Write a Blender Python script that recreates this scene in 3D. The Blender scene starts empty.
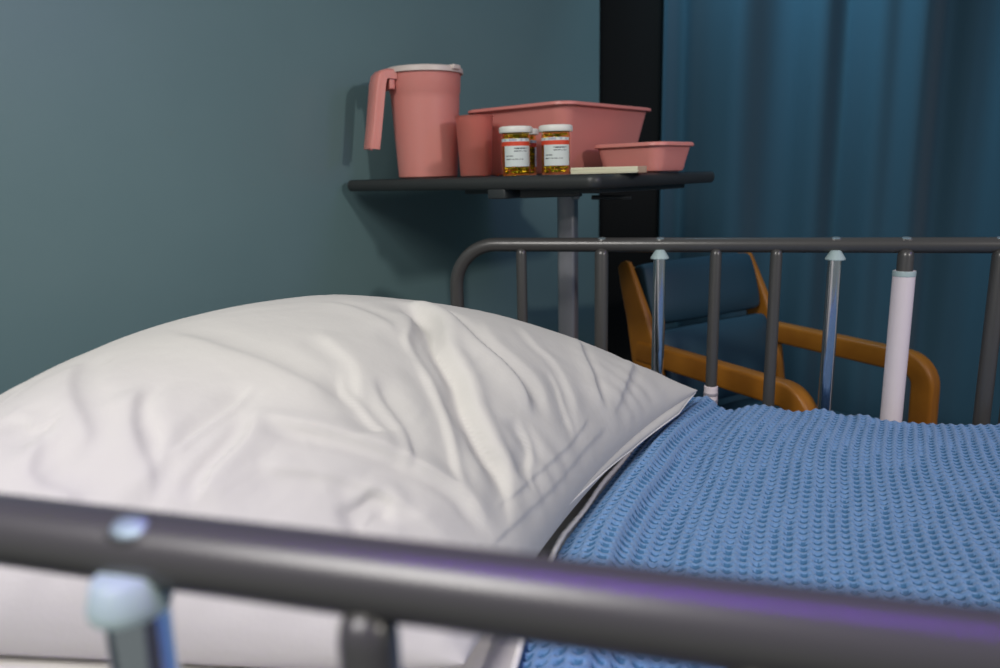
import bpy, bmesh, math, random
import numpy as np
from mathutils import Vector, Matrix, noise
random.seed(4)
PI = math.pi
SC = bpy.context.scene
COL = SC.collection

# ------------------------------------------------------------------ materials
def mat(name, base=(.5,.5,.5), rough=.5, metal=0., spec=.5, **kw):
    m = bpy.data.materials.new(name); m.use_nodes = True
    b = m.node_tree.nodes['Principled BSDF']
    b.inputs['Base Color'].default_value = (*base, 1)
    b.inputs['Roughness'].default_value = rough
    b.inputs['Metallic'].default_value = metal
    b.inputs['Specular IOR Level'].default_value = spec
    for k, v in kw.items():
        b.inputs[k.replace('_', ' ')].default_value = v
    return m

def nd(m, t, **props):
    n = m.node_tree.nodes.new(t)
    for k, v in props.items(): setattr(n, k, v)
    return n
def ln(m, a, b): m.node_tree.links.new(a, b)

def add_bump(m, scale, strength, dist=.001, detail=4, coord='Object', stretch=None, rough_var=0):
    b = m.node_tree.nodes['Principled BSDF']
    tc = nd(m, 'ShaderNodeTexCoord')
    src = tc.outputs[coord]
    if stretch:
        mp = nd(m, 'ShaderNodeMapping'); mp.inputs['Scale'].default_value = stretch
        ln(m, src, mp.inputs['Vector']); src = mp.outputs[0]
    n = nd(m, 'ShaderNodeTexNoise'); n.inputs['Scale'].default_value = scale; n.inputs['Detail'].default_value = detail
    ln(m, src, n.inputs['Vector'])
    bp = nd(m, 'ShaderNodeBump'); bp.inputs['Strength'].default_value = strength; bp.inputs['Distance'].default_value = dist
    ln(m, n.outputs['Fac'], bp.inputs['Height']); ln(m, bp.outputs[0], b.inputs['Normal'])
    return m

def color_noise(m, c1, c2, scale, stretch=None, detail=3, lo=.35, hi=.65):
    b = m.node_tree.nodes['Principled BSDF']
    tc = nd(m, 'ShaderNodeTexCoord'); src = tc.outputs['Object']
    if stretch:
        mp = nd(m, 'ShaderNodeMapping'); mp.inputs['Scale'].default_value = stretch
        ln(m, src, mp.inputs['Vector']); src = mp.outputs[0]
    n = nd(m, 'ShaderNodeTexNoise'); n.inputs['Scale'].default_value = scale; n.inputs['Detail'].default_value = detail
    ln(m, src, n.inputs['Vector'])
    r = nd(m, 'ShaderNodeValToRGB')
    r.color_ramp.elements[0].position = lo; r.color_ramp.elements[0].color = (*c1, 1)
    r.color_ramp.elements[1].position = hi; r.color_ramp.elements[1].color = (*c2, 1)
    ln(m, n.outputs['Fac'], r.inputs[0]); ln(m, r.outputs[0], b.inputs['Base Color'])
    return m

M = {}
M['wall'] = add_bump(color_noise(mat('teal_paint', (.1,.2,.23), .36, spec=.5), (.150,.246,.262), (.161,.260,.276), 3), 60, .16, .0012, 6)
M['farwall'] = add_bump(mat('dark_paint', (.05,.1,.13), .6), 40, .1)
M['floor'] = add_bump(color_noise(mat('floor_vinyl', (.08,.09,.1), .35), (.06,.07,.08), (.1,.11,.12), 14), 30, .05)
M['curtain'] = add_bump(mat('blue_curtain_cloth', (.034,.090,.130), .85, spec=.2, Sheen_Weight=.15), 500, .15, .0006)
M['blackcloth'] = add_bump(mat('black_drape_cloth', (.012,.012,.012), .95, spec=.1), 400, .2, .0006)
M['sheetcloth'] = add_bump(mat('white_cotton', (.70,.68,.655), .85, spec=.2, Sheen_Weight=.1), 900, .25, .0004, 3)
M['pillowcloth'] = add_bump(mat('white_pillowcase_cotton', (.56,.545,.525), .8, spec=.25, Sheen_Weight=.12), 42, .45, .0022, 9)
M['hemthread'] = mat('hem_fold_cotton', (.8,.78,.76), .8, spec=.2)
M['blanket'] = add_bump(color_noise(mat('blue_waffle_cotton', (.13,.32,.62), .9, spec=.12, Sheen_Weight=.25), (.115,.232,.445), (.160,.290,.525), 260, detail=4), 650, .6, .0009, 3)
M['pocket_shade'] = mat('dark_blue_pocket_shade', (.060,.15,.29), .95, spec=.05)  # shade inside the knit holes, painted as a darker blue on the pit faces
M['mattress'] = add_bump(mat('mattress_vinyl', (.12,.16,.3), .5), 90, .1)
M['railpaint'] = add_bump(mat('grey_rail_paint', (.058,.056,.055), .32, spec=.6, Coat_Weight=.15, Coat_Roughness=.25), 700, .12, .0003, 3)
M['steel'] = add_bump(mat('grey_frame_steel', (.17,.175,.18), .42, metal=.3), 300, .08, .0003)
M['chrome'] = mat('chrome', (.75,.76,.78), .12, metal=1.)
M['rivet'] = mat('satin_rivet', (.30,.38,.42), .62, metal=.9)
M['capplastic'] = mat('pale_plastic_cap', (.36,.46,.47), .5)
M['tape'] = add_bump(mat('white_tape', (.72,.64,.68), .7, spec=.3), 300, .3, .0004)
M['tapeband'] = mat('grey_tape_band', (.28,.26,.3), .7)
M['tabletop'] = add_bump(mat('black_laminate', (.012,.013,.014), .22, spec=.5), 200, .03, .0003)
M['tableedge'] = add_bump(mat('black_rubber_edge', (.028,.03,.03), .45, spec=.5), 260, .25, .0005)
M['bracket'] = mat('black_bracket_plastic', (.03,.035,.037), .5)
M['column'] = mat('silver_column_paint', (.30,.31,.34), .38, metal=.55)
M['pink'] = add_bump(mat('pink_plastic', (.72,.27,.235), .42, spec=.45, Subsurface_Weight=.12, Subsurface_Radius=(.02,.006,.005), Subsurface_Scale=.4), 120, .08, .0006)
M['pinkdark'] = add_bump(mat('pink_plastic_basin', (.69,.25,.22), .42, spec=.45), 120, .08, .0006)
M['pinkclear'] = mat('translucent_pink_plastic', (.80,.30,.25), .3, Transmission_Weight=.6, IOR=1.2)
M['lid'] = mat('milky_lid_plastic', (.72,.62,.57), .38)
M['whitecap'] = mat('white_cap_plastic', (.78,.78,.72), .4)
M['amber'] = mat('amber_plastic', (1,.88,.50), .05, Transmission_Weight=1., IOR=1.06)
M['pill'] = mat('yellow_pill', (.95,.78,.10), .35)
M['pillgreen'] = mat('olive_pill', (.50,.55,.06), .35)
M['labelwhite'] = mat('label_paper', (.62,.68,.66), .6)
M['labelred'] = mat('label_red', (.66,.06,.02), .55)
M['labelink'] = mat('label_ink', (.06,.07,.08), .6)
M['labelmauve'] = mat('label_faint_ink', (.38,.38,.46), .6)
M['paper'] = mat('cream_paper', (.70,.68,.50), .7)
M['paperdark'] = mat('brown_binding', (.32,.22,.16), .7)
M['navy'] = add_bump(mat('navy_vinyl', (.018,.055,.085), .55, spec=.35), 150, .15, .0008)
w = mat('orange_wood', (.5,.2,.03), .4, spec=.4); color_noise(w, (.29,.105,.010), (.38,.145,.014), 9, (1, 12, 1), 5); add_bump(w, 60, .05, .0005); M['wood'] = w
M['rubber'] = mat('caster_rubber', (.03,.03,.03), .6)

# ------------------------------------------------------------------ object helpers
def link(name, verts, faces, m, parent=None, smooth=True, mats=None, midx=None):
    me = bpy.data.meshes.new(name)
    me.from_pydata([tuple(map(float, v)) for v in verts], [], [tuple(map(int, f)) for f in faces])
    me.validate(clean_customdata=False)
    for mm in (mats or [m]): me.materials.append(mm)
    if midx is not None: me.polygons.foreach_set('material_index', np.asarray(midx, dtype=np.int32))
    if smooth: me.polygons.foreach_set('use_smooth', [True]*len(me.polygons))
    me.update()
    o = bpy.data.objects.new(name, me); COL.objects.link(o)
    if parent: o.parent = parent
    return o

class MB:
    """collects primitives of ONE object"""
    def __init__(s): s.v = []; s.f = []
    def add(s, v, f):
        k = len(s.v); s.v += [tuple(p) for p in v]; s.f += [tuple(i+k for i in q) for q in f]; return s
    def build(s, name, m, parent=None, smooth=True, sharp=40):
        o = link(name, s.v, s.f, m, parent, smooth)
        if smooth:
            bm = bmesh.new(); bm.from_mesh(o.data)
            bmesh.ops.recalc_face_normals(bm, faces=bm.faces)
            for e in bm.edges:
                if len(e.link_faces) == 2 and e.calc_face_angle(0) > math.radians(sharp): e.smooth = False
            bm.to_mesh(o.data); bm.free()
        return o
    def grid(s, P, closeu=False, closev=False):
        nu, nv = P.shape[:2]; f = []
        for i in range(nu if closeu else nu-1):
            for j in range(nv if closev else nv-1):
                a, b = i, (i+1) % nu; c, d = j, (j+1) % nv
                f.append((a*nv+c, b*nv+c, b*nv+d, a*nv+d))
        return s.add(P.reshape(-1, 3), f)
    def box(s, c, h, bev=.0, rot=None, seg=3):
        bm = bmesh.new(); bmesh.ops.create_cube(bm, size=2)
        bmesh.ops.scale(bm, vec=h, verts=bm.verts)
        if bev: bmesh.ops.bevel(bm, geom=bm.edges[:], offset=bev, segments=seg, affect='EDGES', profile=.5)
        if rot is not None: bmesh.ops.rotate(bm, cent=(0,0,0), matrix=rot, verts=bm.verts)
        bmesh.ops.translate(bm, vec=c, verts=bm.verts)
        bm.verts.ensure_lookup_table()
        s.add([v.co[:] for v in bm.verts], [[v.index for v in f.verts] for f in bm.faces]); bm.free(); return s
    def tube(s, path, r, n=20, cap=True, sq=None):
        """round (or sq=(half_a,half_b,ref axis) rounded-rect) section swept on a path"""
        P = [Vector(p) for p in path]; R = r if hasattr(r, '__len__') else [r]*len(P)
        rings = []; prev = None
        for i, p in enumerate(P):
            t = (P[min(i+1, len(P)-1)] - P[max(i-1, 0)]).normalized()
            if sq: up = Vector(sq[2]); a = (up - t*up.dot(t)).normalized()
            elif prev is None: a = t.orthogonal().normalized()
            else: a = (prev - t*prev.dot(t)).normalized()
            prev = a; b = t.cross(a)
            ring = []
            for k in range(n):
                th = 2*PI*k/n
                if sq:
                    ce, se = math.cos(th), math.sin(th); e = .35
                    x = math.copysign(abs(ce)**e, ce)*sq[0]*R[i]; y = math.copysign(abs(se)**e, se)*sq[1]*R[i]
                    ring.append(p + a*x + b*y)
                else: ring.append(p + a*math.cos(th)*R[i] + b*math.sin(th)*R[i])
            rings.append(ring)
        k0 = len(s.v); s.v += [tuple(q) for rg in rings for q in rg]
        for i in range(len(rings)-1):
            for k in range(n):
                k2 = (k+1) % n
                s.f.append((k0+i*n+k, k0+i*n+k2, k0+(i+1)*n+k2, k0+(i+1)*n+k))
        if cap:
            s.f.append(tuple(k0+k for k in range(n))[::-1]); s.f.append(tuple(k0+(len(rings)-1)*n+k for k in range(n)))
        return s
    def lathe(s, prof, c=(0,0,0), n=40, sx=1, sy=1, closed=False):
        k0 = len(s.v); m = len(prof)
        for r, z in prof:
            for k in range(n):
                th = 2*PI*k/n; s.v.append((c[0]+r*math.cos(th)*sx, c[1]+r*math.sin(th)*sy, c[2]+z))
        for i in range(m if closed else m-1):
            i2 = (i+1) % m
            for k in range(n):
                k2 = (k+1) % n; s.f.append((k0+i*n+k, k0+i*n+k2, k0+i2*n+k2, k0+i2*n+k))
        return s

def arc(c, r, a0, a1, n, ax='xz'):
    out = []
    for i in range(n+1):
        a = a0+(a1-a0)*i/n; x, z = c[0]+r*math.cos(a), c[2]+r*math.sin(a)
        out.append((x, c[1], z))
    return out

def tag(o, label, cat, group=None, kind=None):
    o['label'] = label; o['category'] = cat
    if group: o['group'] = group
    if kind: o['kind'] = kind
    return o
def empty(name, loc, label, cat, rz=0, group=None):
    o = bpy.data.objects.new(name, None); COL.objects.link(o); o.empty_display_size = .05
    o.location = loc; o.rotation_euler = (0, 0, rz); return tag(o, label, cat, group)
def struct(o, label=None):
    o['kind'] = 'structure'
    if label: o['label'] = label
    return o

# ------------------------------------------------------------------ the setting
# the wall at the bed's head runs along WV, its outward side is WU; both the wall and the table are turned a little from the bed
WU = Vector((-.923, .385, 0)).normalized(); WV = Vector((.385, .923, 0)).normalized()
WP = Vector((-.816, 1.635, 0)) + WU*.012
WE = Vector((-.378, 2.738, 0))
YB = 3.0          # wall behind the curtains
struct(MB().box((.9, 1.3, -.05), (2.6, 2.0, .05)).build('floor', M['floor'], smooth=False), 'dark vinyl floor under the bed')
wang = math.atan2(WV.y, WV.x)
wl = 4.2; wc = WE - WV*(wl/2) + WU*.064
struct(MB().box((wc.x, wc.y, 1.4), (wl/2, .06, 1.4), 0, Matrix.Rotation(wang, 3, 'Z')).build('wall_left', M['wall'], smooth=False), 'smooth teal painted wall beside the head of the bed')
struct(MB().box((1.3, YB+.06, 1.4), (2.1, .06, 1.4)).build('wall_back', M['farwall'], smooth=False), 'dark wall behind the curtains')

def drape(name, x0, x1, y, m, amp, folds, label, cat, z1=2.6, seed=0, thick=.004):
    rnd = random.Random(seed)
    nx = int((x1-x0)*90); nz = 14
    xs = np.linspace(x0, x1, nx); zs = np.linspace(.02, z1, nz)
    ph = [(rnd.uniform(.75, 1.3), rnd.uniform(0, 6.28), rnd.uniform(.4, 1)) for _ in range(5)]
    P = np.zeros((nx, nz, 3))
    for j, z in enumerate(zs):
        d = np.zeros(nx)
        for k, (q, p0, a) in enumerate(ph):
            d += a*np.sin(xs*folds*q*2*PI*(.5+.32*k) + p0 + .12*math.sin(z*1.3+k))/(1+.5*k)
        P[:, j, 0] = xs; P[:, j, 1] = y + amp*d*(.85+.15*z/z1); P[:, j, 2] = z
    o = MB().grid(P).build(name, m)
    s = o.modifiers.new('thickness', 'SOLIDIFY'); s.thickness = thick
    return tag(o, label, cat)
drape('black_curtain', -.40, -.175, 2.80, M['blackcloth'], .006, 3, 'narrow black drape hanging between the teal wall and the blue curtain', 'curtain', seed=3)
drape('blue_curtain', -.166, 3.0, 2.78, M['curtain'], .060, 4.2, 'wide blue curtain hanging in soft folds behind the chair', 'curtain', seed=11)

# ------------------------------------------------------------------ bed
FY, NY, RZ = 1.470, .217, .982     # far and near side rail, height of their top tube
bed = empty('hospital_bed', (.5, .82, 0), 'hospital bed with grey tubular side rails, made up with a white pillow and blue blanket', 'bed')
def child(o, p):
    o.parent = p; o.matrix_parent_inverse = p.matrix_basis.inverted() if False else Matrix.Translation(-Vector(p.location)); return o

def matz(x): return .660 + .25*max(0., -.15-x)
# frame: longitudinal beams, cross beams, legs with casters
b = MB()
for y in (.40, 1.27): b.tube([(-.74, y, .40), (1.36, y, .40)], 1, 16, sq=(.03, .02, (0,0,1)))
for x in (-.70, -.2, .4, 1.0, 1.32): b.tube([(x, .40, .40), (x, 1.27, .40)], 1, 16, sq=(.025, .015, (0,0,1)))
child(b.build('bed_frame', M['steel']), bed)
for x in (-.66, 1.28):
    for y in (.42, 1.25):
        b = MB(); b.tube([(x, y, .40), (x, y, .11)], .022); lg = child(b.build('leg', M['steel']), bed)
        c = MB(); c.tube([(x, y-.014, .055), (x, y+.014, .055)], .055, 28); c.tube([(x-.03, y, .055), (x, y, .12)], .009)
        cs = c.build('caster', M['rubber']); cs.parent = lg

def side_rail(Y, shift, out, balusters):
    """out = +1/-1: side facing away from the mattress. balusters: list of (x, style)"""
    R = .0142; x0, x1 = -.505+shift, 1.34
    cr = .088; path = [(x0, Y, .50), (x0, Y, RZ-cr)]
    path += arc((x0+cr, Y, RZ-cr), cr, PI, PI/2, 12)[1:]
    xs = np.linspace(x0+cr+.02, x1-cr-.02, 60)
    path += [(x, Y, RZ) for x in xs]
    path += arc((x1-cr, Y, RZ-cr), cr, PI/2, 0, 12)
    path += [(x1, Y, .50)]
    rail = child(MB().tube(path, R, 28).build('side_rail', M['railpaint']), bed)
    def sub(o, lab=None):
        o.parent = rail; o.matrix_parent_inverse = Matrix.Identity(4)
        if lab: o['label'] = lab
        return o
    sub(MB().tube([(x0, Y, .52), (x1, Y, .52)], .012, 20).build('lower_rail', M['railpaint']))
    sub(MB().tube([(x1*.25, Y, .52), (x1*.25, Y-out*.10 if False else Y + (-.10 if Y > 1 else .10), .42)], .012, 16).build('rail_mount', M['steel']))
    yo = Y - .008
    for x, st in balusters:
        lean = .0
        zt = RZ-.006
        if st in ('grey', 'greywide', 'taped', 'banded'):
            r = {'grey': .0108, 'greywide': .0135, 'taped': .0135, 'banded': .0108}[st]
            p = [(x, yo, .51), (x+.0, yo, zt-.012), (x, yo, zt-.006), (x, yo, zt-.002), (x, yo, zt)]
            sub(MB().tube(p, [r, r, r*.9, r*.65, r*.25], 24).build('baluster', M['railpaint']))
            if st == 'taped':
                sub(MB().lathe([(r, .937), (.0182, .9372), (.0185, .934), (.0185, .60), (r, .60)], (x, yo, 0), 32).build('tape_wrap', M['tape']), 'pinkish white tape wrapped round the post')
                sub(MB().lathe([(.0186, .9375), (.0192, .936), (.0192, .928), (.0186, .9275)], (x, yo, 0), 32).build('tape_edge', M['capplastic']))
            if st == 'banded':
                for k, (za, zb, mm) in enumerate([(.706, .600, 'tape')]):
                    sub(MB().lathe([(r, za), (.0132, za-.001), (.0134, zb), (r, zb)], (x, yo, 0), 28).build('tape_wrap', M[mm]), 'short white tape wrapping with grey bands')
                for zb in (.690, .676, .662):
                    sub(MB().lathe([(.0134, zb+.003), (.0141, zb+.002), (.0141, zb-.002), (.0134, zb-.003)], (x, yo, 0), 28).build('tape_band', M['tapeband']))
        else:
            r = .0122
            sub(MB().tube([(x, yo, .51), (x, yo, zt-.012)], r, 28).build('chrome_post', M['chrome']), 'polished chrome post')
            yc = yo-.003
            zc = zt-.002 if Y > 1 else RZ-.004
            sub(MB().lathe([(.0, 0), (.0075, -.0003), (.0095, -.0022), (.0168, -.0140), (.0176, -.0160), (.0170, -.0176), (r, -.0178)] if Y > 1 else [(.0, 0), (.0105, -.0003), (.0125, -.0020), (.0148, -.0110), (.0150, -.0130), (.0145, -.0150), (r, -.0152)], (x, yc, zc), 32).build('post_collar', M['capplastic']), 'pale tapered plastic collar')
        if st in ('chrome', 'taped', 'greywide'):
            # rivet let into the top of the tube
            a = math.radians(72 if Y > 1 else 62); nn = Vector((0, -math.cos(a), math.sin(a))); t1 = Vector((1, 0, 0)); t2 = nn.cross(t1)
            c0 = Vector((x, Y, RZ)) + nn*(R-.0006)
            rv = MB(); P = []
            for rr, hh in ((.0, .0012), (.003, .0011), (.006, .0006), (.0068, -.0002), (.0072, -.0012)):
                P.append([tuple(c0 + t1*math.cos(q)*rr*1.25 + t2*math.sin(q)*rr*.8 + nn*hh) for q in np.linspace(0, 2*PI, 20, endpoint=False)])
            rv.grid(np.array(P), closev=True); sub(rv.build('rivet', M['rivet']), 'bright round rivet')
            P = []
            for rr, hh in ((.0066, -.0004), (.0076, .0004), (.0090, -.0004), (.0104, -.0030)):
                P.append([tuple(c0 + t1*math.cos(q)*rr*1.3 + t2*math.sin(q)*rr*.8 + nn*hh) for q in np.linspace(0, 2*PI, 24, endpoint=False)])
            rv = MB(); rv.grid(np.array(P), closev=True); sub(rv.build('rivet_collar', M['railpaint']))
    return rail
far = [(-.361, 'grey'), (-.198, 'greywide'), (-.085, 'chrome'), (.019, 'banded'), (.127, 'grey'), (.228, 'chrome'), (.344, 'taped'), (.492, 'greywide'),
       (.53, 'grey'), (.63, 'chrome'), (.74, 'grey'), (.86, 'grey'), (.98, 'chrome'), (1.10, 'grey'), (1.21, 'grey')]
near = [(-.206, 'chrome'), (-.109, 'greywide2'), (.02, 'grey'), (.13, 'grey'), (.23, 'chrome'), (.36, 'grey'), (.5, 'grey'), (.63, 'chrome'), (.76, 'grey'), (.9, 'grey'), (1.04, 'grey'), (1.18, 'grey')]
near = [(x, s.replace('greywide2', 'grey')) for x, s in near]
r1 = side_rail(FY, 0, 1, far); r1['label'] = 'far side rail with grey, chrome and tape wrapped posts'
r2 = side_rail(NY, -.06, -1, near); r2['label'] = 'out of focus side rail in the foreground'

# mattress (raised gently towards the head)
xs = np.concatenate([np.linspace(-.76, -.1, 40), np.linspace(-.08, 1.32, 30)])
def mattress():
    sec = []
    hy, hz, r = .535, .07, .03
    for (sx, sz, a0) in ((1, 1, 0), (-1, 1, PI/2), (-1, -1, PI), (1, -1, 1.5*PI)):
        for k in range(6):
            a = a0 + k/5*PI/2; sec.append((sx*(hy-r)+r*math.cos(a), sz*(hz-r)+r*math.sin(a)))
    P = []
    for i, x in enumerate(xs):
        e = 1.0
        P.append([(x, .842+y*e, matz(x)-.07+z) for y, z in sec])
    P = np.array(P); m = MB().grid(P, closev=True)
    n = len(sec); m.f.append(tuple(range(n))[::-1]); m.f.append(tuple((len(xs)-1)*n+k for k in range(n)))
    return m.build('mattress', M['mattress'])
tag(mattress(), 'bed mattress hidden under the white sheet and blue blanket', 'mattress')

# bottom sheet over the mattress
def bed_sheet():
    X = np.concatenate([np.linspace(-.77, .1, 110), np.linspace(.12, 1.33, 50)])
    prof = []   # (y, dz) across the bed
    for t in np.linspace(0, 1, 90):
        y = .310 + t*1.06; prof.append((y, .004))
    L = [(.298, -z) for z in (.10, .07, .04)] + [(.301, -.012), (.305, -.001)]
    Rr = [(1.375, -.001), (1.382, -.012)] + [(1.386, -z) for z in (.04, .07, .10)]
    prof = L+prof+Rr
    P = np.zeros((len(X), len(prof), 3))
    for i, x in enumerate(X):
        for j, (y, dz) in enumerate(prof):
            n = noise.noise(Vector((x*7+3*y, y*4, 2)))*.004 + noise.noise(Vector((x*16, y*9+x*5, 5)))*.0025
            z = matz(x)+dz + (abs(n) if dz > 0 else 0); yy = y + (0 if dz > 0 else n*.6)
            P[i, j] = (x, yy, z)
    return MB().grid(P).build('bed_sheet', M['sheetcloth'])
s_ = bed_sheet(); tag(s_, 'white cotton bottom sheet stretched over the mattress', 'sheet')

# ------------------------------------------------------------------ pillow
NL, NR, FR, FL = [np.array(p) for p in ((-.737,.267,.831), (-.188,.530,.712), (-.005,1.305,.741), (-.749,1.119,.894))]
CREASES = [  # uv polyline, height, half width (m), side offset of the valley, valley depth
 ([(.50,.68),(.56,.63),(.619,.577),(.687,.477),(.768,.405),(.816,.357),(.878,.315),(.932,.277),(.98,.182)], -.0200, .0125, 1, .22),
 ([(.47,.68),(.53,.66),(.591,.635),(.66,.58),(.731,.529),(.81,.497),(.866,.461),(.9,.413)], 0.0085, .013, 1, .8),
 ([(.60,.52),(.639,.453),(.731,.363),(.804,.291),(.862,.236),(.90,.19)], -0.0072, .013, 1, -.6),
 ([(.56,.22),(.623,.198),(.707,.198),(.798,.206),(.888,.208),(.93,.192),(.97,.174)], 0.0056, .011, -1, .7),
 ([(.60,.33),(.645,.271),(.69,.25),(.729,.232),(.745,.222)], -0.0049, .010, 1, -.6),
 ([(.75,.10),(.782,.122),(.81,.128),(.844,.108)], -0.0072, .022, 1, -.6),
 ([(.78,.85),(.798,.822),(.848,.752),(.90,.69),(.932,.645),(.972,.619)], 0.0040, .009, 1, .8),
 ([(.18,.34),(.226,.287),(.303,.216),(.36,.16),(.409,.116)], 0.0042, .014, 1, .7),
 ([(.36,.24),(.397,.198),(.447,.15),(.491,.108),(.53,.07)], 0.0042, .012, 1, .7),
 ([(.40,.24),(.44,.19),(.48,.15),(.52,.11)], 0.0027, .010, -1, .7),
 ([(.57,.22),(.581,.164),(.585,.116),(.579,.078)], 0.0054, .012, -1, .8),
 ([(.52,.26),(.517,.214),(.515,.172),(.495,.132)], -0.0048, .011, 1, -.7),
 ([(.22,.20),(.271,.176),(.30,.165),(.331,.174)], -0.0042, .011, 1, -.6),
 ([(.22,.44),(.323,.371),(.41,.335),(.497,.311),(.591,.271),(.725,.23)], 0.0028, .018, 1, .6),
 ([(.31,.15),(.349,.11),(.401,.08),(.453,.062)], 0.0042, .014, 1, .6),
 ([(.66,.68),(.707,.619),(.772,.563),(.864,.519),(.936,.457)], 0.0018, .011, -1, .7),
 ([(.70,.75),(.756,.687),(.80,.65),(.85,.623),(.92,.567),(.955,.53)], 0.0022, .010, -1, .7),
 ([(.87,.91),(.902,.868),(.944,.764),(.96,.69),(.972,.629)], 0.0037, .009, 1, .7),
 ([(.62,.145),(.665,.138),(.733,.140),(.828,.146),(.924,.128)], 0.0039, .013, -1, .6),
 ([(.50,.43),(.58,.37),(.64,.32),(.70,.265)], 0.0031, .013, -1, .7),
 ([(.40,.58),(.48,.55),(.55,.52),(.62,.45)], 0.0026, .012, 1, .7),
 ([(.88,.40),(.92,.37),(.95,.33),(.975,.30)], -0.0056, .010, 1, -.6),
 ([(.84,.59),(.89,.55),(.93,.51),(.965,.47)], -0.0036, .009, 1, -.6),
 ([(.05,.22),(.10,.18),(.17,.13),(.24,.09)], 0.0036, .014, 1, .6),
 ([(.10,.34),(.14,.28),(.17,.22),(.21,.16)], -0.0036, .012, 1, -.6),
 ([(.66,.33),(.72,.29),(.78,.24),(.83,.19)], -0.0048, .012, -1, -.6),
 ([(.55,.60),(.60,.53),(.66,.43),(.72,.36)], 0.0032, .012, 1, .6),
]
HEMS = [[(.945,.22),(.955,.28),(.962,.36),(.966,.46),(.962,.52),(.955,.57)], [(.965,.16),(.973,.22),(.981,.30),(.985,.38),(.984,.45),(.982,.53),(.980,.61)]]
def smooth_poly(pl, n=14):
    p = [np.array(q, float) for q in pl]; p = [2*p[0]-p[1]]+p+[2*p[-1]-p[-2]]; out = []
    for i in range(1, len(p)-2):
        for k in range(n):
            t = k/n; a, b, c, d = p[i-1:i+3]
            out.append(.5*((2*b)+(-a+c)*t+(2*a-5*b+4*c-d)*t*t+(-a+3*b-3*c+d)*t**3))
    out.append(p[-2]); return np.array(out)
def crease_field(u, v, pl):
    """signed distance in metres and position along the polyline"""
    S = np.array([.66, .80]); Q = smooth_poly(pl)*S; x = u*S[0]; y = v*S[1]
    best = np.full(u.shape, 9.); sd = np.zeros(u.shape); tt = np.zeros(u.shape)
    n = len(Q)-1
    for i in range(n):
        a, b = Q[i], Q[i+1]; d = b-a; L2 = d@d+1e-12
        t = np.clip(((x-a[0])*d[0]+(y-a[1])*d[1])/L2, 0, 1)
        dx, dy = x-a[0]-t*d[0], y-a[1]-t*d[1]; dist = np.hypot(dx, dy)
        m = dist < best; best = np.where(m, dist, best)
        sd = np.where(m, np.sign(d[0]*dy-d[1]*dx+1e-15)*dist, sd); tt = np.where(m, (i+t)/n, tt)
    return sd, tt
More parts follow.
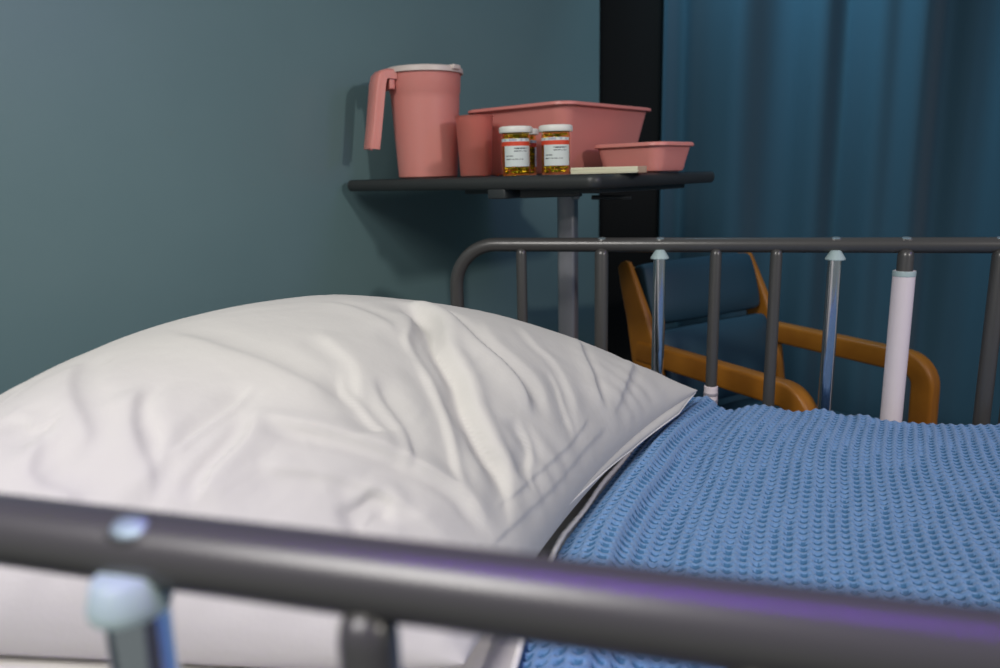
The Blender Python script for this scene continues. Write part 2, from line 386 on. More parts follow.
def make_pillow():
    nu, nv = 300, 230
    su = np.linspace(0, 1, nu); su = su + .045*np.sin(2*PI*su)*-1*0 ; u1 = .5-.5*np.cos(PI*(.06+.88*su)); u1 = (u1-u1[0])/(u1[-1]-u1[0]); u1 = .35*su+.65*u1
    sv = np.linspace(0, 1, nv); v1 = .5-.5*np.cos(PI*sv); v1 = .45*sv+.55*v1
    U, V = np.meshgrid(u1, v1, indexing='ij')
    # edges of a stuffed case draw in between the corners
    def basep(U, V):
        Uw = U - .058*(V*(1-V))*4*U**4; Vw = V + .030*(U*(1-U))*4*(.5-V)*2*.4
        a = Uw[..., None]; b = Vw[..., None]
        return NL*(1-a)*(1-b)+NR*a*(1-b)+FR*a*b+FL*(1-a)*b
    Pm = basep(U, V)
    s = np.clip(4*U*(1-U), 0, 1)**.583*np.clip(4*V*(1-V), 0, 1)**.52
    H = .162*s*(1+.105*(U-.5)-.057*(V-.5))
    edge = np.clip(np.minimum(np.minimum(U, 1-U), np.minimum(V, 1-V))/.06, 0, 1)
    W = np.zeros(U.shape)
    for pl, A, w, side, vd in CREASES:
        sd, t = crease_field(U, V, pl); env = np.clip(t/.22, 0, 1)*np.clip((1-t)/.22, 0, 1); env = env*env*(3-2*env)
        x = sd/w*side + .25*np.sin(t*9+A*900)
        W += A*env*(np.exp(-np.where(x > 0, (x/.38)**2, (x/1.6)**2)) - vd*.75*np.exp(-((x-1.25)/.75)**2))
    fine = np.zeros(U.shape)
    for i in range(nu):
        for j in range(nv):
            p = (U[i, j]*.66, V[i, j]*.80)
            q = Vector((p[0]*10+p[1]*7, (p[1]-p[0]*.5)*4.5, 1.3))
            a = noise.noise(q); c = noise.noise(Vector((p[0]*30+a*2, p[1]*19-p[0]*14, 7)))
            g = noise.noise(Vector((p[0]*6, p[1]*6, 3)))
            fine[i, j] = .0018*a + .0006*(1-abs(c)*2.6)*(.35+max(0, g)*1.2) + .0035*g
    # gathers that radiate from the seams
    gath = .0022*np.sin(V*95+3*np.sin(V*17))*np.exp(-(1-U)/.05) + .0022*np.sin(U*80+2*np.sin(U*13))*np.exp(-V/.05) + .0018*np.sin(U*75+2)*np.exp(-(1-V)/.05)
    hem = np.zeros(U.shape)
    for pl in HEMS:
        sd, t = crease_field(U, V, pl); env = np.clip(t/.1, 0, 1)*np.clip((1-t)/.1, 0, 1)
        hem += env*(.0022*(1/(1+np.exp(-sd/.0012))-.5)*np.exp(-(np.abs(sd)/.012)) + .0006*np.exp(-(sd/.0016)**2))
    disp = (W+fine)*edge + gath*np.clip(edge*1.5, 0, 1)*1.0
    Pt = Pm.copy(); Pt[..., 2] += H
    # displace along the surface normal of the smooth body
    du = np.gradient(Pt, axis=0); dv = np.gradient(Pt, axis=1); N = np.cross(du, dv); N /= np.linalg.norm(N, axis=2, keepdims=True)+1e-12
    N[N[..., 2] < 0] *= -1
    e2 = np.clip(np.minimum(np.minimum(U, 1-U), np.minimum(V, 1-V))/.012, 0, 1)
    Pt = Pt + N*(disp*e2+hem*e2)[..., None]
    Pb = Pm.copy(); Hb = .085*np.clip(4*U*(1-U), 0, 1)**.4*np.clip(4*V*(1-V), 0, 1)**.4
    mz = .662+.25*np.clip(-.15-Pm[..., 0], 0, None)+.0125
    zb = np.maximum(Pm[..., 2]-Hb, np.minimum(mz, Pm[..., 2])); Pb[..., 2] = zb
    A = Pt.reshape(-1, 3); idx = np.arange(nu*nv).reshape(nu, nv)
    idb = np.full((nu, nv), -1); inner = np.zeros((nu, nv), bool); inner[1:-1, 1:-1] = True
    idb[~inner] = idx[~inner]; idb[inner] = nu*nv+np.arange(inner.sum())
    verts = np.concatenate([A, Pb[inner]])
    q = lambda I: np.stack([I[:-1, :-1], I[1:, :-1], I[1:, 1:], I[:-1, 1:]], -1).reshape(-1, 4)
    faces = np.concatenate([q(idx), q(idb)[:, ::-1]])
    return link('pillow', verts, faces, M['pillowcloth']), basep
pillow, basep = make_pillow()
tag(pillow, 'plump creased white pillow lying at the head of the bed', 'pillow')
# open end of the pillowcase: a loose under-lip along the foot side, below the stuffed body
def case_lip():
    n, k = 110, 9
    P = []
    for i in range(n):
        v = .30+.695*i/(n-1)
        p = basep(np.array([[1.0]]), np.array([[v]]))[0, 0]
        env = min(1, max(0, (v-.32)/.35))*min(1, (1.0-v)/.12+.12)
        row = []
        drop = .016*env; outw = .010*env
        wv = .0012*math.sin(v*17)
        d = np.array([.95, -.28, 0])
        for j in range(k):
            t = j/(k-1)
            row.append(p + d*(outw*math.sin(t*PI*.62)+wv*t*env-.004) + np.array([0, 0, -.001-drop*t]))
        P.append(row)
    o = MB().grid(np.array(P)).build('pillowcase_lip', M['pillowcloth']); sm = o.modifiers.new('thickness', 'SOLIDIFY'); sm.thickness = .0018
    o.parent = pillow; o['label'] = 'loose hemmed lip of the pillowcase'
    # rolled seam along it
    path = [tuple(np.array(r[-1])) for r in P]
    h = MB().tube(path, .0014, 8).build('hem_seam', M['hemthread']); h.parent = pillow
case_lip()

# ------------------------------------------------------------------ blanket
HY = [.20, .40, .578, .776, .95, 1.152, 1.30, 1.381]; HX = [-.142, -.146, -.151, -.157, -.131, -.090, -.045, -.012]
def hemx(y):
    k = np.interp(y, HY, HX); return (np.interp(y-.04, HY, HX)+k+np.interp(y+.04, HY, HX))/3
def blanket():
    # along x: fine where the picture looks closely, coarser towards the foot of the bed
    s1 = np.arange(0, .62, .0018); s2 = np.arange(.62, 1.44, .0023); S = np.concatenate([s1, s2])
    t_top = np.arange(.315, 1.371, .00205); ny = len(t_top)
    # drop over the far edge: arc then hang
    R = .022; arcn = 10; drop = [(1.371+R*math.sin(a), -R*(1-math.cos(a))) for a in np.linspace(0, PI/2, arcn+1)[1:]] + [(1.371+R, -R-z) for z in np.arange(.004, .12, .004)]
    dropn = [(.315-R*math.sin(a), -R*(1-math.cos(a))) for a in np.linspace(0, PI/2, arcn+1)[1:]][:6]
    ys = np.array([d[0] for d in dropn][::-1] + list(t_top) + [d[0] for d in drop]); dz = np.array([d[1] for d in dropn][::-1] + [0]*ny + [d[1] for d in drop])
    arcl = np.concatenate([[0], np.cumsum(np.hypot(np.diff(ys), np.diff(dz)))])+.3
    Sg, Yg = np.meshgrid(S, ys, indexing='ij'); _, Dz = np.meshgrid(S, dz, indexing='ij'); _, Ag = np.meshgrid(S, arcl, indexing='ij')
    hx = hemx(Yg); X = hx + Sg + (0-hx-.15)*np.clip(Sg/1.3, 0, 1)
    d = Sg
    # roll of blanket next to the pillow, then a valley, then the flat field
    t = np.clip((Yg-.33)/1.04, 0, 1)
    rc = .044+.018*(1-t)-.012*np.clip((t-.6)/.4, 0, 1); rw = .030+.008*(1-t)
    ridge = (.033-.008*t)*np.exp(-(np.where(d > rc, (d-rc)/(rw*.72), (d-rc)/(rw*1.15)))**2)
    vc = rc+.055+.012*(1-t); valley = -.012*np.exp(-((d-vc)/.016)**2)*(1-.75*t)
    roll2 = .010*np.exp(-((d-vc-.052)/.042)**2)*(.5+.5*t)
    end = (-.005+.017*np.clip((t-.6)/.4, 0, 1))*np.exp(-(d/.012)**2)
    wave = .0045*np.sin(X*9+Yg*5+.8)+.003*np.sin(X*17-Yg*6)+.0035*np.sin(Yg*11+X*2)
    dia = .007*np.exp(-((X-.10-.10*(Yg-.8)/.5)/.035)**2)*np.exp(-((Yg-1.08)/.2)**2)
    lump = .010*np.exp(-((X-.21)/.025)**2-((Yg-1.365)/.05)**2)+.007*np.exp(-((X-.28)/.02)**2-((Yg-1.365)/.05)**2)
    mz = .662+.25*np.clip(-.15-X, 0, None)
    Z = mz+.023+.006*np.clip((X-.2)/.3,0,1)+(ridge+valley+roll2+end+(wave+dia)*np.clip((d-.03)/.08, 0, 1))+lump
    Z = mz+.0175+np.logaddexp(0, (Z-mz-.0175)/.003)*.003+Dz
    # waffle: columns running across the bed with staggered pockets
    w_ = .0162; h_ = .0142
    cu = (Sg + .010*np.sin(Ag*4)*0)/w_ + .05*np.sin(Ag*23)
    ci = np.floor(cu); fu = cu-ci-.5
    cv = Ag/h_ + .5*(ci % 2) + .10*np.sin(ci*3.7)+.07*np.sin(Sg*40); fv = cv-np.floor(cv)-.5
    ri = np.floor(cv)
    jit = .75+.5*np.abs(np.sin(ci*12.9898+ri*78.233)*43758.5453 % 1)
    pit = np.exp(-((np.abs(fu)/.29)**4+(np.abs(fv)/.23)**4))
    rib = .0014*np.cos(2*PI*(fu+.5))  # raised cord between the columns
    cross = .0007*np.cos(2*PI*(fv+.5))
    fadeout = np.clip((1.42-Sg)/.02, 0, 1)*.999+.0
    kn = (-.0038*pit*jit + rib + cross)*fadeout
    nrm = np.where(Dz < -.5*R, 0, 1)
    Z = Z+kn*nrm; Yo = Yg+kn*(1-nrm)+np.where(Dz < -.004, .004*np.sin(X*31)+.003*np.sin(X*57+1), 0)*0
    # hanging part follows the lumps less
    P = np.stack([X, Yo, Z], -1)
    nu, nv = S.size, ys.size; idx = np.arange(nu*nv).reshape(nu, nv)
    faces = np.stack([idx[:-1, :-1], idx[1:, :-1], idx[1:, 1:], idx[:-1, 1:]], -1).reshape(-1, 4)
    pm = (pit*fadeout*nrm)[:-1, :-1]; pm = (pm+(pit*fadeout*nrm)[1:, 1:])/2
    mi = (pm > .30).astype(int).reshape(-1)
    return link('waffle_blanket', P.reshape(-1, 3), faces, None, mats=[M['blanket'], M['pocket_shade']], midx=mi), P, ys
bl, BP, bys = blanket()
tag(bl, 'light blue waffle knit blanket covering the bed beside the pillow', 'blanket')
# white top sheet showing as a thin line along the blanket's edge
def top_sheet():
    P = []
    sel = [j for j in range(0, len(bys), 4) if .31 < bys[j] < 1.36]
    for j in sel:
        y = bys[j]; hx = float(hemx(y)); zb = BP[0, j, 2]
        row = []
        for dx, dz_ in ((.055, -.006), (.02, -.005), (-.001, -.0030), (-.005, -.0008), (-.0070, .0025), (-.0066, .0060), (-.0040, .0088), (-.001, .0088), (.001, .0060)):
            w = .0014*math.sin(y*37)
            base = BP[:, j, :]; 
            if dx > .003: zz = .6685
            else: zz = zb+dz_
            row.append((hx+dx+(w if dx < .003 else 0), y, zz))
        P.append(row)
    o = MB().grid(np.array(P)).build('top_sheet', M['sheetcloth'], sharp=180); sm = o.modifiers.new('thickness', 'SOLIDIFY'); sm.thickness = .0012
    return tag(o, 'white top sheet showing as a thin folded edge along the blue blanket', 'sheet')
top_sheet()

# ------------------------------------------------------------------ overbed table
TZ = 1.119
NC = Vector((-.194, 1.357, 0))     # near corner of the top; local +x along WU towards the wall, local +y along WV
def tw(a, b_, z=0.): p = NC + WU*a + WV*b_; return Vector((p.x, p.y, z))
tang = math.atan2(WU.y, WU.x)
# WU x WV is turned clockwise, so the local frame below is built from explicit points
tb = empty('overbed_table', tw(.226, .255, 0), 'black topped overbed table on a silver column behind the far bed rail', 'table')
TL, TW = .690, .560
def rounded_slab(ins, prof, r, n=10):
    """rounded rectangle in the table's own directions; prof: list of (inset, z) round the edge"""
    pts = []
    x0, x1, y0, y1 = ins, TL-ins, ins, TW-ins
    for cx, cy, a0 in ((x1-r, y1-r, 0), (x0+r, y1-r, PI/2), (x0+r, y0+r, PI), (x1-r, y0+r, 1.5*PI)):
        for k in range(n+1):
            a = a0+k/n*PI/2; pts.append((cx, cy, math.cos(a), math.sin(a)))
    P = np.array([[tuple(tw(cx+(r-i)*c, cy+(r-i)*s_, z)) for cx, cy, c, s_ in pts] for i, z in prof])
    m = MB().grid(P, closev=True); k = len(pts)
    m.f.append(tuple(range(k))[::-1]); m.f.append(tuple((len(prof)-1)*k+q for q in range(k))); return m
TT = .0265
child(rounded_slab(.006, [(.002, TZ-TT+.002), (0, TZ-TT+.003), (0, TZ-.0005), (.001, TZ)], .018).build('tabletop', M['tabletop']), tb)
hT = TT/2
edge = [(.010, TZ-TT+.0005)] + [(.0095-.0095*math.sin(a), TZ-hT-hT*math.cos(a)) for a in np.linspace(.2, PI-.2, 9)] + [(.010, TZ+.0002)]
pts = rounded_slab(0, edge, .022); pts.f = pts.f[:-2]
child(pts.build('edge_band', M['tableedge']), tb)
Rt = Matrix.Rotation(tang, 3, 'Z')
b = MB(); b.box(tw(.20, .255, TZ-.030), (.17, .19, .006), .003, Rt); child(b.build('support_plate', M['bracket']), tb)
b = MB(); b.box(tw(.235, .040, TZ-.0335), (.022, .035, .0105), .003, Rt); child(b.build('latch_housing', M['bracket']), tb)
b = MB(); b.tube([tw(.20, .045, TZ-.035), tw(.085, .085, TZ-.033)], 1, 12, sq=(.009, .010, (0,0,1))); child(b.build('height_lever', M['tableedge']), tb)
b = MB(); b.tube([tw(.13, .20, TZ-.048), tw(.055, .235, TZ-.050)], .0048, 12); k_ = b.build('release_rod', M['bracket']); child(k_, tb)
b = MB(); b.tube([tw(.145, .16, TZ-.034), tw(.145, .16, TZ-.050)], [.008, .009], 16); kn_ = b.build('knob', M['column']); kn_.parent = k_; kn_.matrix_parent_inverse = Matrix.Identity(4)
pc = tw(.226, .255)
b = MB(); b.tube([(pc.x, pc.y, .07), (pc.x, pc.y, TZ-.03)], 1, 24, sq=(.0205, .030, (1,0,0))); child(b.build('column', M['column']), tb)
b = MB(); b.tube([(pc.x, pc.y, .52), (pc.x, pc.y, .07)], 1, 24, sq=(.027, .037, (1,0,0))); child(b.build('column_sleeve', M['bracket']), tb)
for q in (.11, .36):
    b = MB(); b.tube([tw(.19, q, .055), tw(.62, q, .055)], 1, 16, sq=(.016, .022, (0,0,1))); ba = child(b.build('base_bar', M['steel']), tb)
    for e in (.21, .60):
        c = MB(); c.tube([tw(e, q-.012, .02), tw(e, q+.012, .02)], .02, 20); c.tube([tw(e, q, .02), tw(e, q, .05)], .006, 8); cc = c.build('caster', M['rubber']); cc.parent = ba
b = MB(); b.tube([tw(.226, .11, .06), tw(.226, .36, .06)], 1, 16, sq=(.016, .025, (0,0,1))); child(b.build('cross_bar', M['steel']), tb)

# ------------------------------------------------------------------ pink water jug
T = TZ+.0010
jug = empty('water_jug', (-.641, 1.690, T), 'tall pink plastic water jug with a pale lid and open hooked handle', 'jug')
H = .236; r0, r1_ = .0695, .0830
out = [(.002, .0), (r0-.004, 0), (r0, .003)] + [(r0+(r1_-r0)*t, .003+(H-.003)*t) for t in np.linspace(.05, .80, 12)]
out += [(r0+(r1_-r0)*.81+.0016, .003+(H-.003)*.815), (r1_+.0010, H-.006), (r1_+.0018, H)]
inn = [(r1_-.0015, H), (r1_-.003, H*.9), (r0-.002, .006), (.001, .006)]
MB().lathe(out+inn, n=64).build('jug_body', M['pink'], jug)
# lid
L = [(.0, H+.0125), (.034, H+.0135), (.060, H+.0128), (.066, H+.0105), (.079, H+.0098), (.0870, H+.0088), (.0898, H+.0060), (.0902, H-.0035), (.0888, H-.0045), (.0862, H-.003), (.085, H+.002), (.0, H+.004)]
ld = MB().lathe(L, n=64)
ld.box((.0865*math.cos(-.32), .0865*math.sin(-.32), H+.0055), (.010, .013, .005), .002, Matrix.Rotation(-.32, 3, 'Z'))
ld.build('lid', M['lid'], jug)
# handle: broad strap leaving the rim, turning down and ending free
ang = PI+.80
hd = Vector((math.cos(ang), math.sin(ang), 0)); hs = Vector((-hd.y, hd.x, 0))
spine = [(.080, .004), (.098, .005), (.108, .003), (.115, -.004), (.119, -.018), (.124, -.050), (.130, -.090), (.1365, -.130), (.1410, -.155), (.1415, -.160)]
P = []
for i, (rr, zz) in enumerate(spine):
    a0 = spine[max(i-1, 0)]; a1 = spine[min(i+1, len(spine)-1)]
    t_ = Vector((a1[0]-a0[0], 0, a1[1]-a0[1])).normalized(); no = Vector((-t_.z, 0, t_.x))   # outward in the (radial, z) plane
    c = hd*rr + Vector((0, 0, H-.010+zz)); dd = hd*no.x + Vector((0, 0, no.z))
    wdt = .0290-.0050*i/len(spine); th = .0085
    row = [tuple(c + hs*wdt*a + dd*th*q) for a, q in ((-1, -1.5), (-1, .5), (-.82, 1), (.82, 1), (1, .5), (1, -1.5), (.84, -1.5), (.80, .45), (-.80, .45), (-.84, -1.5))]
    P.append(row)
hh = MB().grid(np.array(P), closev=True); n_ = 10
hh.f.append(tuple(range(n_))[::-1]); hh.f.append(tuple((len(spine)-1)*n_+q for q in range(n_)))
hh.box(tuple(hd*.0905+Vector((0, 0, H-.024))), (.0065, .0245, .016), .002, Matrix.Rotation(ang, 3, 'Z'))
hh.build('handle', M['pink'], jug, sharp=50)

# tumbler
cup = empty('tumbler', (-.503, 1.625, T), 'translucent pink plastic tumbler standing behind the jug', 'cup')
h = .130
out = [(.001, 0), (.032, 0), (.0345, .002)] + [(.0345+.0070*t, .002+(h-.004)*t) for t in np.linspace(.1, 1, 8)] + [(.0428, h-.001), (.0428, h+.0006), (.0405, h+.0006)]
out += [(.0393, h-.01), (.0325, .004), (.001, .004)]
MB().lathe(out, n=48).build('cup_body', M['pinkclear'], cup)

# ------------------------------------------------------------------ basins
def basin(name, loc, rz, a, bq, h, tap, rc, lip, label, m, thick=.002):
    o = empty(name, loc, label, 'basin', rz)
    n = 10
    def loop(ax, by, r, z):
        r = min(r, ax, by); pts = []
        for cx, cy, a0 in ((ax-r, by-r, 0), (-ax+r, by-r, PI/2), (-ax+r, -by+r, PI), (ax-r, -by+r, 1.5*PI)):
            for k in range(n+1):
                q = a0+k/n*PI/2; pts.append((cx+r*math.cos(q), cy+r*math.sin(q), z))
        return pts
    L = [loop(a-tap-.012, bq-tap-.012, rc*.7, .0), loop(a-tap-.003, bq-tap-.003, rc*.85, .003), loop(a-tap, bq-tap, rc*.9, .010)]
    for t in np.linspace(.15, 1, 7): L.append(loop(a-tap*(1-t), bq-tap*(1-t), rc, .010+(h-.010)*t))
    body = np.array(L)
    inner = [loop(a-thick, bq-thick, rc, h), loop(a-tap-thick, bq-tap-thick, rc*.9, .012), loop(a-tap-.014, bq-tap-.014, rc*.7, .004)]
    body = np.concatenate([body, np.array(inner)])
    mb = MB().grid(body, closev=True); k = 4*(n+1)
    mb.f.append(tuple(range(k))[::-1]); mb.f.append(tuple((len(body)-1)*k+q for q in range(k)))
    mb.build('basin_body', m, o)
    R = [loop(a-thick, bq-thick, rc, h-.001), loop(a, bq, rc, h+.0022), loop(a+lip*.5, bq+lip*.5, rc+lip*.5, h+.0030), loop(a+lip, bq+lip, rc+lip, h+.0012), loop(a+lip+.0008, bq+lip+.0008, rc+lip, h-.004), loop(a+lip-.001, bq+lip-.001, rc+lip, h-.0055), loop(a+lip-.002, bq+lip-.002, rc+lip, h-.001), loop(a, bq, rc, h-.002)]
    MB().grid(np.array(R), closev=True).build('rim', m, o)
    return o
e1 = Vector((-.549+.296, 1.726-1.60, 0)).normalized(); e2 = Vector((-e1.y, e1.x, 0))
if e2.y < 0: e2 = -e2
ca = Vector((-.286, 1.579, 0)) + e1*.158 + e2*.186
basin('wash_basin', (ca.x, ca.y, T), math.atan2(e1.y, e1.x), .154-.010, .186-.010, .149, .026, .034, .010, 'large deep pink rectangular wash basin, biggest thing on the table', M['pinkdark'])
basin('emesis_basin', (-.137, 1.680, T), math.radians(-30)+PI/2*0, .086, .070, .058, .010, .028, .0055, 'small shallow pink dish in front of the large basin at the table end', M['pink'], .0015)

# notepad
npad = empty('notepad', (-.196, 1.480, T), 'thin cream paper pad lying on the table beside the pill bottles', 'notepad', math.radians(8))
b = MB()
for k in range(5): b.box((0+.0006*math.sin(k*2), .0006*math.cos(k*3), .0013+.0024*k), (.064, .034, .00115), .0003, Matrix.Rotation(.006*math.sin(k*5), 3, 'Z'), 1)
b.build('paper_sheets', M['paper'], npad, sharp=30)
b = MB(); b.box((.0710, 0, .0060), (.0085, .0345, .0062), .0008); b.build('binding_strip', M['paperdark'], npad)

# ------------------------------------------------------------------ pill bottles
def label_mesh(parent):
    na, nz = 96, 58; r = .0287; z0, z1 = .0175, .0715
    a0, a1 = math.radians(-168), math.radians(-18)
    A = np.linspace(a0, a1, na+1); Z = np.linspace(z0, z1, nz+1)
    V = [(r*math.cos(a), r*math.sin(a), z) for a in A for z in Z]
    F = []; mi = []
    rnd = random.Random(7)
    def ink(i, j):           # i across 0..na, j from the bottom
        # blurred print: two lines at the upper right, two at the lower left
        for (jj, ia, ib, dens) in ((38, 48, 84, .85), (37, 48, 84, .8), (36, 50, 82, .6), (32, 48, 84, .7), (31, 48, 84, .6), (22, 26, 46, .85), (21, 26, 46, .75), (15, 26, 72, .8), (14, 26, 72, .65)):
            if j == jj and ia <= i < ib: return words.get((jj//2, i//2), 0) < dens
        return False
    words = {(a, c): rnd.random() for a in range(0, 40) for c in range(0, 60)}
    for i in range(na):
        for j in range(nz):
            F.append((i*(nz+1)+j, (i+1)*(nz+1)+j, (i+1)*(nz+1)+j+1, i*(nz+1)+j+1))
            if j >= 52: k = 3 if (i//5 % 3 == 1 or 40 < i < 50) and 53 <= j <= 56 else 0
            elif j >= 43: k = 1
            elif i < 20: k = 4
            elif ink(i, j): k = 2
            else: k = 0
            mi.append(k)
    # amber gap left of the white panel is see-through plastic: drop those cells
    keep = [q for q in range(len(F)) if mi[q] != 4]
    F = [F[q] for q in keep]; mi = [mi[q] for q in keep]
    o = link('label', V, F, None, parent, True, [M['labelwhite'], M['labelred'], M['labelink'], M['labelmauve']], mi)
    o['label'] = 'white prescription label with an orange red band'
    return o
def pill_bottle(loc, rz, label):
    o = empty('pill_bottle', loc, label, 'bottle', rz, 'pill bottles on the overbed table')
    prof = [(.001, 0), (.0265, 0), (.028, .0015), (.0282, .004), (.0282, .078), (.0272, .080), (.0272, .086), (.0256, .086), (.0256, .080), (.0266, .077), (.0266, .004), (.001, .0025)]
    MB().lathe(prof, n=48).build('vial', M['amber'], o)
    cp = []
    MBc = MB(); n = 60
    P = []
    for rr, zz in ((.001, .0960), (.026, .0960), (.0305, .0955), (.0325, .0942), (.0332, .0925), (.0334, .0845), (.0326, .0832), (.0305, .0830), (.030, .092), (.001, .093)):
        P.append([((rr+(.0005 if k % 2 and .031 < rr else 0))*math.cos(2*PI*k/n), (rr+(.0005 if k % 2 and .031 < rr else 0))*math.sin(2*PI*k/n), zz) for k in range(n)])
    MBc.grid(np.array(P), closev=True).build('cap', M['whitecap'], o)
    label_mesh(o)
    rnd = random.Random(5)
    pm = MB(); pg = MB()
    for lay in range(11):
        for k in range(9):
            a = 2*PI*k/9+lay*.7; rr = .0195 if k % 3 else .009
            c = Vector((rr*math.cos(a), rr*math.sin(a), .0075+lay*.0070+rnd.uniform(-.001, .001)))
            R = Matrix.Rotation(rnd.uniform(0, 6), 3, 'Z') @ Matrix.Rotation(rnd.uniform(-.7, .7), 3, 'X')
            tgt = pm if rnd.random() < .68 else pg
            P = []
            for q in np.linspace(0, PI, 7):
                ring = []
                for s in np.linspace(0, 2*PI, 10, endpoint=False):
                    v = Vector((math.cos(q)*.0062, math.sin(q)*math.cos(s)*.0034, math.sin(q)*math.sin(s)*.0028)); ring.append(tuple(R @ v + c))
                P.append(ring)
            tgt.grid(np.array(P), closev=True)
    a = pm.build('pills', M['pill'], o); a['kind'] = 'stuff'
    a = pg.build('pills', M['pillgreen'], o); a['kind'] = 'stuff'
    return o
def dup(root, loc, rz, label):
    r = root.copy(); COL.objects.link(r); r.location = loc; r.rotation_euler = (0, 0, rz); r['label'] = label
    for ch in list(root.children):
        c = ch.copy(); COL.objects.link(c); c.parent = r
    return r
pb = pill_bottle((-.374, 1.486, T), math.radians(9), 'amber pill bottle with a white cap, left one of the front pair beside the tumbler')
dup(pb, (-.2945, 1.494, T), math.radians(5), 'amber pill bottle with a white cap, right one of the front pair beside the notepad')
dup(pb, (-.3800, 1.570, T), math.radians(120), 'amber pill bottle half hidden behind the two front pill bottles')

# ------------------------------------------------------------------ armchair
f_ = Vector((.74, -.673, 0)).normalized(); s_v = Vector((-f_.y, f_.x, 0))
A0 = Vector((.208, 1.572, 0))
rzc = math.atan2(f_.y, f_.x)
ch = empty('armchair', (A0.x, A0.y, 0), 'navy upholstered armchair with orange bentwood arms behind the bed rail', 'armchair', rzc)
# local frame: +x forward, +y to the far side; front of near arm at the origin
AL, AW, AZ = .455, .46, .657
def arm_frame(y):
    cr = .055
    pth = [(-AL-.03, y, AZ+.012), (-AL*.6, y, AZ+.006), (-cr-.02, y, AZ)]
    pth += [(-cr+cr*math.sin(a), y, AZ-cr+cr*math.cos(a)) for a in np.linspace(.12, PI/2, 9)]
    pth += [(.004, y, .40), (.012, y, .06), (.012, y, .01)]
    fr = MB().tube(pth, 1, 20, sq=(.021, .0275, (0, 1, 0))).build('arm', M['wood'], ch)
    # section: 45 mm broad face seen from the side
    up = [(-AL+.05, y, .01), (-AL+.045, y, .32), (-AL+.02, y, .52), (-AL-.01, y, AZ), (-AL-.045, y, AZ+.10), (-AL-.082, y, AZ+.185), (-AL-.100, y, AZ+.228), (-AL-.103, y, AZ+.236)]
    rr = [1, 1, 1.15, 1.35, 1.05, .8, .62, .3]
    u = MB().tube(up, rr, 20, sq=(.012, .036, (0, 1, 0))).build('back_upright', M['wood'], ch)
for y in (0, AW): arm_frame(y)
b = MB(); b.tube([(-.03, .0, .40), (-.03, AW, .40)], 1, 12, sq=(.02, .012, (0,0,1))); b.build('seat_rail', M['wood'], ch)
def cushion(name, c, h, rot, bev=.022, puff=.02):
    bm = bmesh.new(); bmesh.ops.create_cube(bm, size=2); bmesh.ops.subdivide_edges(bm, edges=bm.edges[:], cuts=9, use_grid_fill=True)
    vs = []
    for v in bm.verts:
        x, y, z = v.co; e = .5
        k = lambda q: (1-abs(q)**4)
        # superellipsoid rounding plus puff
        v.co = Vector((x*(h[0]+puff*k(y)*k(z)), y*(h[1]-.012*(1-k(z))*(1-k(x))), z*(h[2]-.012*(1-k(x))*(1-k(y)))))
    R = Matrix.Rotation(rot, 3, 'Y'); bm.verts.ensure_lookup_table()
    mb = MB(); mb.add([tuple(R @ v.co + Vector(c)) for v in bm.verts], [[v.index for v in f.verts] for f in bm.faces]); bm.free()
    o = mb.build(name, M['navy'], ch, sharp=180)
    s = o.modifiers.new('soft', 'SUBSURF'); s.levels = 1; s.render_levels = 2
    return o
cushion('upper_back_cushion', (-AL-.055, AW/2, AZ+.150), (.026, AW/2-.020, .082), -.30)
cushion('lower_back_cushion', (-AL+.010, AW/2, AZ-.040), (.028, AW/2-.022, .105), -.22)
cushion('seat_cushion', (-AL/2+.02, AW/2, .45), (AL/2-.01, AW/2-.024, .045), 0, puff=0)
b = MB(); b.tube([(-AL-.095, .0, AZ+.205), (-AL-.095, AW, AZ+.205)], 1, 12, sq=(.016, .010, (0,0,1))); b.build('top_rail', M['wood'], ch)

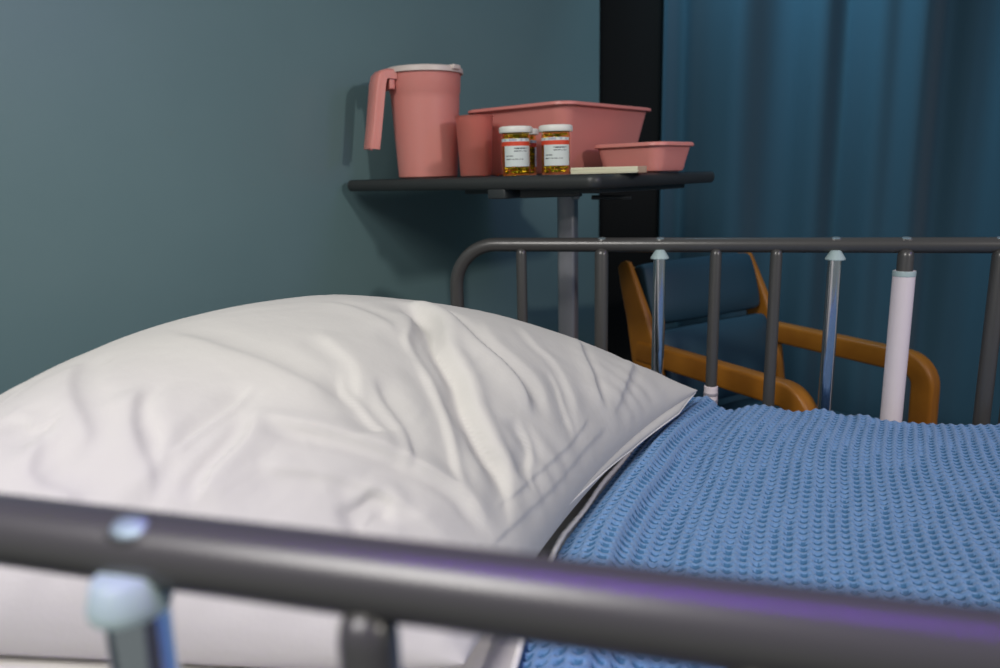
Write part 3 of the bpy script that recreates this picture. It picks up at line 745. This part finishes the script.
# ------------------------------------------------------------------ lights
def area(name, loc, target, size, power, color, size_y=None, spread=None):
    d = bpy.data.lights.new(name, 'AREA'); d.energy = power; d.color = color; d.size = size
    if size_y: d.shape = 'RECTANGLE'; d.size_y = size_y
    if spread: d.spread = spread
    o = bpy.data.objects.new(name, d); COL.objects.link(o); o.location = loc
    o.rotation_euler = (Vector(target)-Vector(loc)).to_track_quat('-Z', 'Y').to_euler(); return o
area('ceiling_lamp', (-.72, -.70, 2.35), (-.30, .95, .62), .8, 10, (1, .965, .92), None, math.radians(84))
area('side_lamp', (1.76, -.1, 1.90), (-.4, 1.5, 1.0), .13, 16, (1, .93, .86))
area('violet_lamp', (.25, .20, 2.3), (.25, -.50, .5), 1.8, 6.5, (.26, .03, 1.0), .03, math.radians(80))
area('violet_lamp', (2.0, .9, 2.1), (.5, 1.0, .7), .5, 4.5, (.45, .30, 1.0))
area('blue_lamp', (-.05, 2.35, 2.5), (.75, 2.85, 1.0), .18, 6, (.45, .78, 1.0), None, math.radians(110))
wd = bpy.data.worlds.new('room_ambience'); SC.world = wd; wd.use_nodes = True
bg = wd.node_tree.nodes['Background']; bg.inputs[0].default_value = (.54, .61, .62, 1); bg.inputs[1].default_value = .33

# ------------------------------------------------------------------ camera
cd = bpy.data.cameras.new('camera'); cam = bpy.data.objects.new('camera', cd); COL.objects.link(cam)
Fpx = 740.; cd.sensor_width = 36; cd.sensor_fit = 'HORIZONTAL'; cd.lens = Fpx*36/1000; cd.clip_start = .02
aX = Vector((-2700, 92, -Fpx)).normalized(); hz = Vector((0, 158, -Fpx)).normalized()
up = aX.cross(hz).normalized()
if up.y < 0: up = -up
wX = -aX; wZ = up; wY = wZ.cross(wX)
Rm = Matrix((wX, wY, wZ))          # rows: world axes seen in camera space -> camera axes in world
cam.matrix_world = Matrix.Translation((0, 0, 1.12)) @ Rm.to_4x4()
cd.dof.use_dof = True; cd.dof.focus_distance = 1.08; cd.dof.aperture_fstop = 4.0
SC.camera = cam
SC.view_settings.view_transform = 'Standard'; SC.view_settings.look = 'None'; SC.view_settings.gamma = 1; SC.view_settings.use_curve_mapping = False
SC.view_settings.exposure = 0
